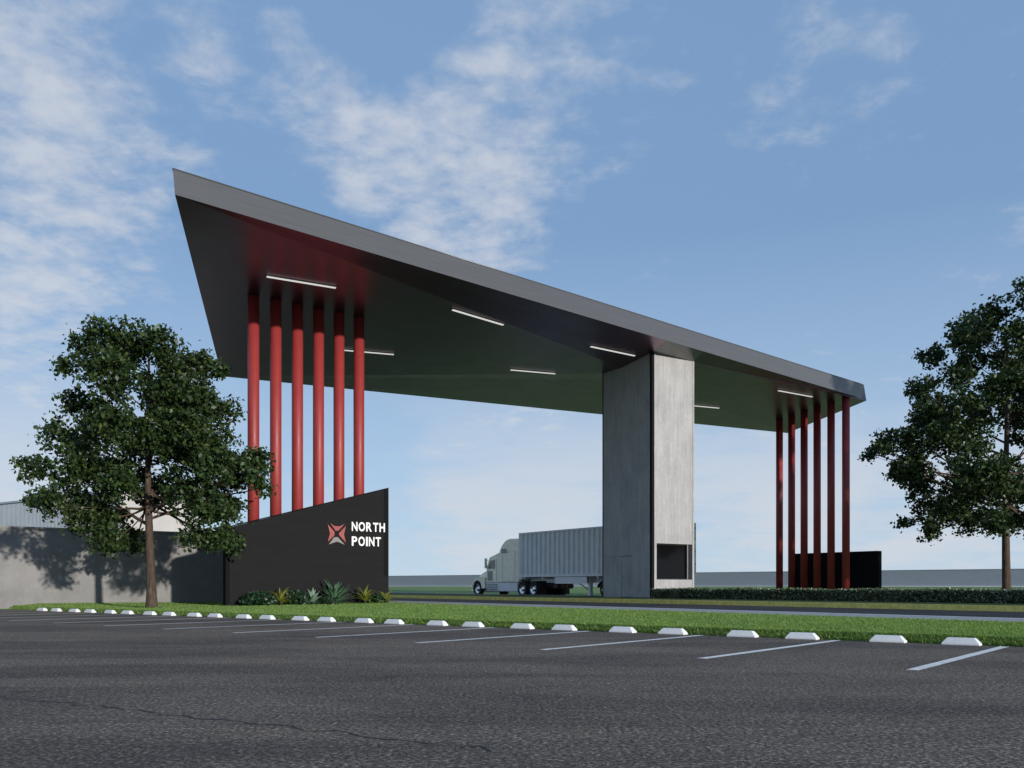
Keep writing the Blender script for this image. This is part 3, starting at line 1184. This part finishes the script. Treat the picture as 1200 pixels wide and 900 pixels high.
zz = np.where(side < 0.55, 0.39 + rng.normal(0, 0.03, n2) + 0.02 * np.sin(y * 2.1), rng.uniform(0.02, 0.42, n2))
ctr = np.stack([x, y, zz], 1)
ax = rng.normal(size=(n2, 3)) + np.array([0, 0, 0.7])
ax /= np.linalg.norm(ax, axis=1)[:, None]
sd = np.cross(ax, rng.normal(size=(n2, 3)))
sd /= np.linalg.norm(sd, axis=1)[:, None]
Ls = rng.uniform(0.05, 0.10, n2)[:, None]
Q = np.stack([ctr - ax * Ls * .5, ctr + sd * Ls * .32, ctr + ax * Ls * .5, ctr - sd * Ls * .32], 1)
link('foliage', quads_mesh('foliage', Q.reshape(-1, 3), 4, 'hedge_leaf'), hd)

# ------------------------------------------------------------------ planting below the sign
def strap_mesh(length, width, curl, fold, mat, seg=6):
    m = MB()
    for i in range(seg + 1):
        f_ = i / seg
        a_ = curl * f_
        px = length * (math.sin(a_) / curl if curl else f_)
        pz = length * ((1 - math.cos(a_)) / curl if curl else 0)
        w = width * (0.55 + 0.9 * f_ if f_ < 0.4 else (0.91 + 0.09) * max(0.02, (1 - ((f_ - 0.4) / 0.6) ** 1.7)))
        m.v += [(px, -w / 2, -pz + fold * w), (px, 0, -pz), (px, w / 2, -pz + fold * w)]
    for i in range(seg):
        b_ = i * 3
        m.f += [(b_, b_ + 3, b_ + 4, b_ + 1), (b_ + 1, b_ + 4, b_ + 5, b_ + 2)]
    return m.mesh('leaf', mat, fix=False)


def rosette(name, label, c, s, mat, nleaf, length, width, curl, lo_el, hi_el, stem=0.0, z0=0.2):
    length, width = length * 1.22, width * 1.3
    root = empty(name, W(c, s, z0), random.uniform(0, 6))
    tag(root, label, 'plant', 'planting at the foot of the sign wall')
    meshes = [strap_mesh(length * k_, width, curl * q_, 0.25, mat) for k_, q_ in ((1, 1), (0.88, 1.25), (0.76, 0.7))]
    for i in range(nleaf):
        f_ = i / max(1, nleaf - 1)
        el = lo_el + (hi_el - lo_el) * f_ + random.uniform(-0.1, 0.1)
        az = i * 2.399 + random.uniform(-.2, .2)
        o = link('leaf', meshes[i % 3], root, (0, 0, stem * (0.4 + 0.6 * f_)))
        o.rotation_euler = (0, -el, az)
    m = MB()
    m.tube([(0, 0, -0.05), (0, 0, stem + 0.08)], [0.05, 0.035], 8)
    m.build('stem', 'twig', root)
    return root


def shrub(label, c, s, w_, h_, n_l, mat='dark_leaf', z0=0.2):
    root = empty('shrub', W(c, s, z0))
    tag(root, label, 'shrub', 'planting at the foot of the sign wall')
    w_, h_, n_l = w_ * 1.15, h_ * 0.92, int(n_l * 1.3)
    dirs = rng.normal(size=(n_l, 3))
    dirs[:, 2] = np.abs(dirs[:, 2])
    dirs /= np.linalg.norm(dirs, axis=1)[:, None]
    ctr = dirs * rng.uniform(0.45, 1.0, n_l)[:, None] * np.array([w_, w_ * 0.8, h_])
    ctr[:, 2] += 0.03
    ax = dirs + rng.normal(size=(n_l, 3)) * 0.6
    ax /= np.linalg.norm(ax, axis=1)[:, None]
    sd = np.cross(ax, rng.normal(size=(n_l, 3)))
    sd /= np.linalg.norm(sd, axis=1)[:, None]
    Ls = rng.uniform(0.09, 0.19, n_l)[:, None]
    Q = np.stack([ctr - ax * Ls * .5, ctr + sd * Ls * .28, ctr + ax * Ls * .5, ctr - sd * Ls * .28], 1)
    link('foliage', quads_mesh('foliage', Q.reshape(-1, 3), 4, mat), root)
    m = MB()
    for i in range(7):
        a_ = i * 0.9
        m.tube([(0, 0, -0.05), (math.cos(a_) * w_ * .5, math.sin(a_) * w_ * .4, h_ * .7)], [0.018, 0.006], 5)
    m.build('branches', 'twig', root)


def c_at(px, s):
    k_ = (px - 600) / 1063.6
    return s * (RV.y * k_ - RV.x) / (NV.x - NV.y * k_)


PS = 33.85
shrub('low dark green shrub at the post end of the sign wall planting', c_at(303, PS), PS, 0.62, 0.52, 900)
rosette('rosette_plant', 'yellow-green strap leaved plant beside the low dark shrub', c_at(329, PS), PS, 'yellow_leaf', 20, 0.72, 0.075, 0.9, 0.35, 1.35, 0.10)
shrub('dark leafy shrub between the yellow plant and the pale agave', c_at(348, PS + 0.15), PS + 0.15, 0.52, 0.58, 800)
rosette('agave', 'pale blue-green agave beside the large green agave', c_at(366, PS - 0.1), PS - 0.1, 'pale_agave_leaf', 26, 0.56, 0.12, 0.35, 0.10, 1.35, 0.04)
rosette('agave', 'large upright green agave, tallest plant under the emblem', c_at(392, PS), PS, 'agave_leaf', 34, 0.88, 0.13, 0.3, 0.15, 1.4, 0.05)
shrub('dark shrub in front of the large green agave', c_at(383, PS - 0.35), PS - 0.35, 0.40, 0.26, 450)
rosette('rosette_plant', 'yellow-green arching plant under the white letters', c_at(428, PS), PS, 'yellow_leaf', 22, 0.72, 0.07, 1.1, 0.45, 1.4, 0.16)
shrub('low dark shrub between the two yellow-green end plants', c_at(440, PS + 0.1), PS + 0.1, 0.40, 0.36, 450)
rosette('rosette_plant', 'yellow-green plant at the roadside end of the planting', c_at(452, PS - 0.1), PS - 0.1, 'yellow_leaf', 20, 0.62, 0.07, 1.0, 0.35, 1.3, 0.10)

# ------------------------------------------------------------------ lorry
ZR = 0.20
TA = 49.0      # s of the trailer's front face
TC = 34.85     # c of the near side
tru = empty('truck_tractor', W(TC, TA, ZR), GA)
tag(tru, 'cream white long-nosed truck tractor with tall sleeper cab', 'truck')
trl = empty('semi_trailer', W(TC, TA, ZR), GA)
tag(trl, 'grey corrugated container trailer hitched to the cream truck tractor', 'trailer')
WD = 2.58


def extr(parent, name, prof, x0, x1, mat, bevel=0.0):
    m = MB()
    m.loft([(x0, y, z) for y, z in prof], [(x1, y, z) for y, z in prof])
    return m.build(name, mat, parent, bevel=bevel)


# tractor: local y forward from the trailer face, x from near side across
sleeper = [(0.15, 0.95), (0.15, 3.88), (1.35, 3.90), (1.75, 3.78), (2.15, 3.50), (2.45, 3.10), (2.45, 0.95)]
extr(tru, 'sleeper', sleeper, 0.10, WD - 0.10, 'truck_white', 0.07)
cabp = [(2.46, 0.95), (2.46, 3.05), (3.15, 2.86), (3.75, 2.72), (4.15, 1.98), (4.15, 0.95)]
cab = extr(tru, 'cab', cabp, 0.16, WD - 0.16, 'truck_white', 0.05)
hoodp = [(4.16, 0.75), (4.16, 1.92), (5.1, 1.62), (5.65, 1.32), (5.86, 1.0), (5.86, 0.75)]
extr(tru, 'hood', hoodp, 0.42, WD - 0.42, 'truck_white', 0.08)
# front fenders arch over the steer wheels
for x0, x1 in ((0.06, 0.44), (WD - 0.44, WD - 0.06)):
    arch = [(4.2 + 0.0, 0.80), (4.2, 1.35), (4.8, 1.38), (5.4, 1.30), (5.8, 1.02), (5.92, 0.62), (5.92, 0.42), (5.74, 0.42)]
    for q in range(9):
        t_ = q / 8 * math.pi
        arch.append((5.16 + 0.58 * math.cos(t_), 0.55 + 0.58 * math.sin(t_)))
    arch.append((4.2, 0.55))
    extr(tru, 'fender', arch, x0, x1, 'truck_white')
extr(tru, 'bumper', [(5.75, 0.30), (5.75, 0.72), (6.02, 0.70), (6.04, 0.34)], 0.12, WD - 0.12, 'chrome', 0.03)
for x in (0.30, WD - 0.30):
    MB().box(x - 0.12, x + 0.12, 5.80, 5.93, 0.78, 0.96).build('headlight', 'cab_glass', tru, bevel=0.02)
# glazing
MB().add([(0.30, 4.12, 2.06), (WD - 0.30, 4.12, 2.06), (WD - 0.36, 3.80, 2.66), (0.36, 3.80, 2.66)], [(0, 1, 2, 3)]).build('windscreen', 'cab_glass', tru, (0, 0.035, 0.02))
for x, sg in ((0.158, -1), (WD - 0.158, 1)):
    dd = extr(tru, 'door', [(2.85, 1.0), (2.85, 2.62), (3.62, 2.56), (4.02, 1.92), (4.02, 1.0)], min(x, x + sg * 0.03), max(x, x + sg * 0.03), 'truck_white', 0.01)
    xa, xb = sorted((x + sg * 0.031, x + sg * 0.040))
    extr(dd, 'window', [(2.98, 1.92), (2.98, 2.52), (3.56, 2.47), (3.88, 1.92)], xa, xb, 'cab_glass')
    extr(dd, 'kick_window', [(3.30, 1.10), (3.30, 1.75), (3.92, 1.75), (3.92, 1.10)], xa, xb, 'cab_glass')
    extr(dd, 'handle', [(2.90, 1.62), (2.90, 1.67), (3.08, 1.67), (3.08, 1.62)], *sorted((x + sg * 0.031, x + sg * 0.06)), 'chrome')
    xs = sorted((0.099 if sg < 0 else WD - 0.099, (0.099 if sg < 0 else WD - 0.099) + sg * 0.02))
    fr = MB()
    for (a0, a1, b0, b1) in ((0.55, 2.10, 1.05, 1.10), (0.55, 0.60, 1.10, 3.05), (2.05, 2.10, 1.10, 3.05), (0.55, 2.10, 3.05, 3.10)):
        fr.box(xs[0], xs[1], a0, a1, b0, b1)
    fr.build('sleeper_panel', 'truck_silver', tru)
    extr(tru, 'sleeper_window', [(1.45, 2.95), (1.62, 3.25), (2.15, 3.25), (2.15, 2.95)], *sorted((xs[0] - 0.003, xs[1] + 0.003)), 'cab_glass')
    mx = x + sg * 0.16
    mo = MB().box(mx - 0.09, mx + 0.09, 3.90, 4.01, 1.95, 2.65).build('mirror', 'truck_white', tru, bevel=0.03)
    MB().tube([(x, 3.9, 2.5), (mx, 4.0, 2.5)], 0.02, 6).build('bracket', 'chassis', mo)
    MB().box(*sorted((x + sg * 0.0, x + sg * -0.35)), 2.62, 4.15, 0.36, 0.94).build('step_box', 'truck_silver', tru, bevel=0.03)
    stp = MB()
    for zz in (0.46, 0.62, 0.78):
        stp.box(*sorted((x + sg * 0.003, x + sg * 0.06)), 2.75, 4.05, zz, zz + 0.045)
    stp.build('step', 'chassis', tru)
    MB().box(*sorted((x + sg * 0.03, x - sg * 0.4)), 0.32, 2.60, 0.34, 0.94).build('side_fairing', 'truck_silver', tru, bevel=0.05)
    extr(tru, 'cab_extender', [(-0.25, 1.15), (-0.25, 3.7), (0.148, 3.82), (0.148, 1.15)], *sorted((0.12 if sg < 0 else WD - 0.12, 0.16 if sg < 0 else WD - 0.16)), 'truck_silver')
chs = MB()
chs.box(0.75, 0.90, -3.1, 5.7, 0.62, 0.86)
chs.box(WD - 0.90, WD - 0.75, -3.1, 5.7, 0.62, 0.86)
for yy in (-3.1, -1.7, -0.4, 1.2, 3.0, 5.0):
    chs.box(0.90, WD - 0.90, yy, yy + 0.12, 0.64, 0.84)
chs.build('chassis', 'chassis', tru)
MB().box(0.75, WD - 0.75, -1.35, -0.35, 0.862, 1.10).build('fifth_wheel', 'chassis', tru)


def wheel(parent, y, near, dual=False, rad=0.52):
    w = 0.30 if not dual else 0.56
    x0 = 0.06 if near else WD - 0.06 - w
    pts, k = [], 36
    ty = MB()
    prof = [(0.0, rad * 0.62), (0.0, rad * 0.90), (0.035, rad), (w - 0.035, rad), (w, rad * 0.90), (w, rad * 0.62)]
    vs = []
    for px, pr in prof:
        for j in range(k):
            a_ = 2 * math.pi * j / k
            vs.append((x0 + px, y + pr * math.cos(a_), rad + pr * math.sin(a_)))
    fs = [(i * k + j, i * k + (j + 1) % k, ((i + 1) % 6) * k + (j + 1) % k, ((i + 1) % 6) * k + j) for i in range(6) for j in range(k)]
    ty.add(vs, fs, True)
    wo = empty('wheel', (0, 0, 0))
    wo.parent = parent
    ty.build('tyre', 'tyre', wo)
    rm = MB()
    dish = [(0.045, rad * 0.63), (0.02, rad * 0.60), (0.10, rad * 0.50), (0.12, rad * 0.32), (0.03, rad * 0.28), (0.01, rad * 0.16), (0.0, 0.0)] if not dual else [(0.03, rad * 0.63), (0.02, rad * 0.60), (0.16, rad * 0.5), (0.18, rad * 0.32), (0.05, rad * 0.28), (0.03, rad * 0.16), (0.03, 0.0)]
    vs, fs = [], []
    for px, pr in dish:
        xx = x0 + px if near else x0 + w - px
        for j in range(k):
            a_ = 2 * math.pi * j / k
            vs.append((xx, y + pr * math.cos(a_), rad + pr * math.sin(a_)))
    for i in range(len(dish) - 1):
        fs += [(i * k + j, i * k + (j + 1) % k, (i + 1) * k + (j + 1) % k, (i + 1) * k + j) for j in range(k)]
    rm.add(vs, fs, True)
    rm.build('rim', 'chrome', wo, fix=False)


for nr_ in (True, False):
    wheel(tru, 5.16, nr_)
    wheel(tru, -0.30, nr_, True)
    wheel(tru, -1.52, nr_, True)
for yy in (5.16, -0.30, -1.52):
    MB().tube([(0.3, yy, 0.52), (WD - 0.3, yy, 0.52)], 0.07, 8).build('axle', 'chassis', tru)
for x0, x1 in ((0.06, 0.62), (WD - 0.62, WD - 0.06)):
    MB().box(x0, x1, -2.25, -2.22, 0.18, 1.05).build('mudflap', 'tyre', tru)
MB().box(0.55, WD - 0.55, -3.22, -3.11, 0.55, 0.9).build('tail_panel', 'chassis', tru)
for x in (0.55, 1.05, 1.4, 1.9):
    MB().box(x, x + 0.16, -3.27, -3.225, 0.66, 0.78).build('tail_light', 'tail_red', tru)
MB().tube([(0.35, 0.02, 0.9), (0.35, 0.02, 4.05)], 0.07, 10).build('exhaust', 'chrome', tru)

# trailer: local y from 0 (front) to -16.1 (rear)
LT = 13.4
zb, zt_ = 1.30, 4.22
pts = []
pitch = 0.48
n_ = int((LT - 0.5) / pitch)
y = -0.25
for i in range(n_):
    for fy, dx in ((0.0, 0.0), (0.26, 0.0), (0.40, 0.05), (0.60, 0.05), (0.74, 0.0)):
        pass
    pts += [(y, 0.03), (y - pitch * 0.30, 0.03), (y - pitch * 0.42, 0.115), (y - pitch * 0.80, 0.115)]
    y -= pitch
pts.append((y, 0.03))
for near in (True, False):
    m = MB()
    lo = [(x if near else WD - x, yy, zb + 0.14) for yy, x in pts]
    hi2 = [(x, yy, zt_ - 0.10) for x, yy, _ in lo]
    m.add(lo + hi2, [(i, i + 1, len(pts) + i + 1, len(pts) + i) for i in range(len(pts) - 1)])
    m.build('side_panel', 'container_grey', trl, fix=False)
fr = MB()
for x0, x1 in ((0, 0.12), (WD - 0.12, WD)):
    fr.box(x0, x1, -LT + 0.01, -0.0, zt_ - 0.10, zt_)
    fr.box(x0, x1, -LT + 0.01, -0.0, zb, zb + 0.14)
    fr.box(x0, x1, -0.25, 0.0, zb + 0.14, zt_ - 0.10)
    fr.box(x0, x1, -LT + 0.01, -LT + 0.25, zb + 0.14, zt_ - 0.10)
fr.build('corner_frame', 'container_grey', trl)
MB().box(0.12, WD - 0.12, -0.06, -0.01, zb, zt_ - 0.02).build('front_panel', 'container_grey', trl)
MB().box(0.12, WD - 0.12, -LT + 0.02, -0.061, zt_ - 0.05, zt_ - 0.02).build('roof', 'container_grey', trl)
MB().box(0.12, WD - 0.12, -LT + 0.02, -0.061, zb + 0.01, zb + 0.12).build('floor', 'chassis', trl)
rd_ = MB().box(0.0, WD, -LT - 0.03, -LT + 0.009, zb - 0.02, zt_ + 0.01).build('rear_frame', 'container_white', trl)
for x0, x1 in ((0.08, WD / 2 - 0.01), (WD / 2 + 0.01, WD - 0.08)):
    dd = MB().box(x0, x1, -LT - 0.07, -LT - 0.031, zb + 0.12, zt_ - 0.1).build('rear_door', 'container_white', trl, bevel=0.01)
    for q in (0.25, 0.75):
        xx = x0 + (x1 - x0) * q
        MB().tube([(xx, -LT - 0.11, zb + 0.05), (xx, -LT - 0.11, zt_ - 0.05)], 0.02, 8).build('lock_rod', 'frame_grey', dd)
    for zz in (1.9, 2.6, 3.3, 3.9):
        MB().box(x0 - 0.02 if x0 < 1 else x1 - 0.10, x0 + 0.10 if x0 < 1 else x1 + 0.02, -LT - 0.09, -LT - 0.071, zz, zz + 0.07).build('hinge', 'frame_grey', dd)
ch = MB()
for x0 in (0.70, WD - 0.86):
    ch.box(x0, x0 + 0.16, -LT + 0.1, -0.4, 0.92, zb - 0.001)
for yy in (-12.8, -11, -8, -5.3, -2.6, -0.6):
    ch.box(0.05, WD - 0.05, yy, yy + 0.1, 1.16, zb - 0.002)
ch.build('chassis', 'truck_silver', trl)
MB().box(0.02, 0.06, -7.0, -3.9, 0.86, 1.27).build('side_guard', 'truck_silver', trl)
for x in (0.35, WD - 0.55):
    lg = MB().box(x, x + 0.20, -6.95, -6.75, 0.15, zb - 0.004).build('landing_leg', 'truck_silver', trl)
    MB().box(x - 0.06, x + 0.26, -7.02, -6.68, 0.0, 0.148).build('foot', 'truck_silver', lg)
MB().tube([(0.45, -6.8, 0.42), (0.45, -5.2, 1.15)], 0.03, 6).build('brace', 'chassis', trl)
for nr_ in (True, False):
    wheel(trl, -8.65, nr_, True)
    wheel(trl, -9.9, nr_, True)
    MB().box(0.05 if nr_ else WD - 0.62, 0.62 if nr_ else WD - 0.05, -10.9, -10.87, 0.2, 1.1).build('mudflap', 'tyre', trl)
for x0, x1 in ((0.04, 0.64), (WD - 0.64, WD - 0.04)):
    ar = []
    for q in range(11):
        t_ = q / 10 * math.pi
        ar.append((-9.27 + 1.35 * math.cos(t_), 0.62 + 0.55 * math.sin(t_)))
    ar += [(-9.27 + 1.31 * math.cos(math.pi - q / 10 * math.pi), 0.62 + 0.51 * math.sin(math.pi - q / 10 * math.pi)) for q in range(11)]
    extr(trl, 'mudguard', ar, x0, x1, 'chassis')
for yy in (-8.65, -9.9):
    MB().tube([(0.3, yy, 0.52), (WD - 0.3, yy, 0.52)], 0.07, 8).build('axle', 'chassis', trl)
    MB().box(0.9, WD - 0.9, yy - 0.3, yy + 0.3, 0.58, 0.93).build('suspension', 'chassis', trl)
ub = MB().box(0.2, WD - 0.2, -LT - 0.02, -LT + 0.1, 0.5, 0.62)
ub.box(0.7, 0.8, -LT + 0.0, -LT + 0.09, 0.62, zb - 0.03)
ub.box(WD - 0.8, WD - 0.7, -LT + 0.0, -LT + 0.09, 0.62, zb - 0.03)
ub.build('rear_guard', 'container_white', trl)
for x in (0.25, WD - 0.45):
    MB().box(x, x + 0.2, -LT - 0.06, -LT - 0.021, 0.52, 0.60).build('tail_light', 'tail_red', trl)
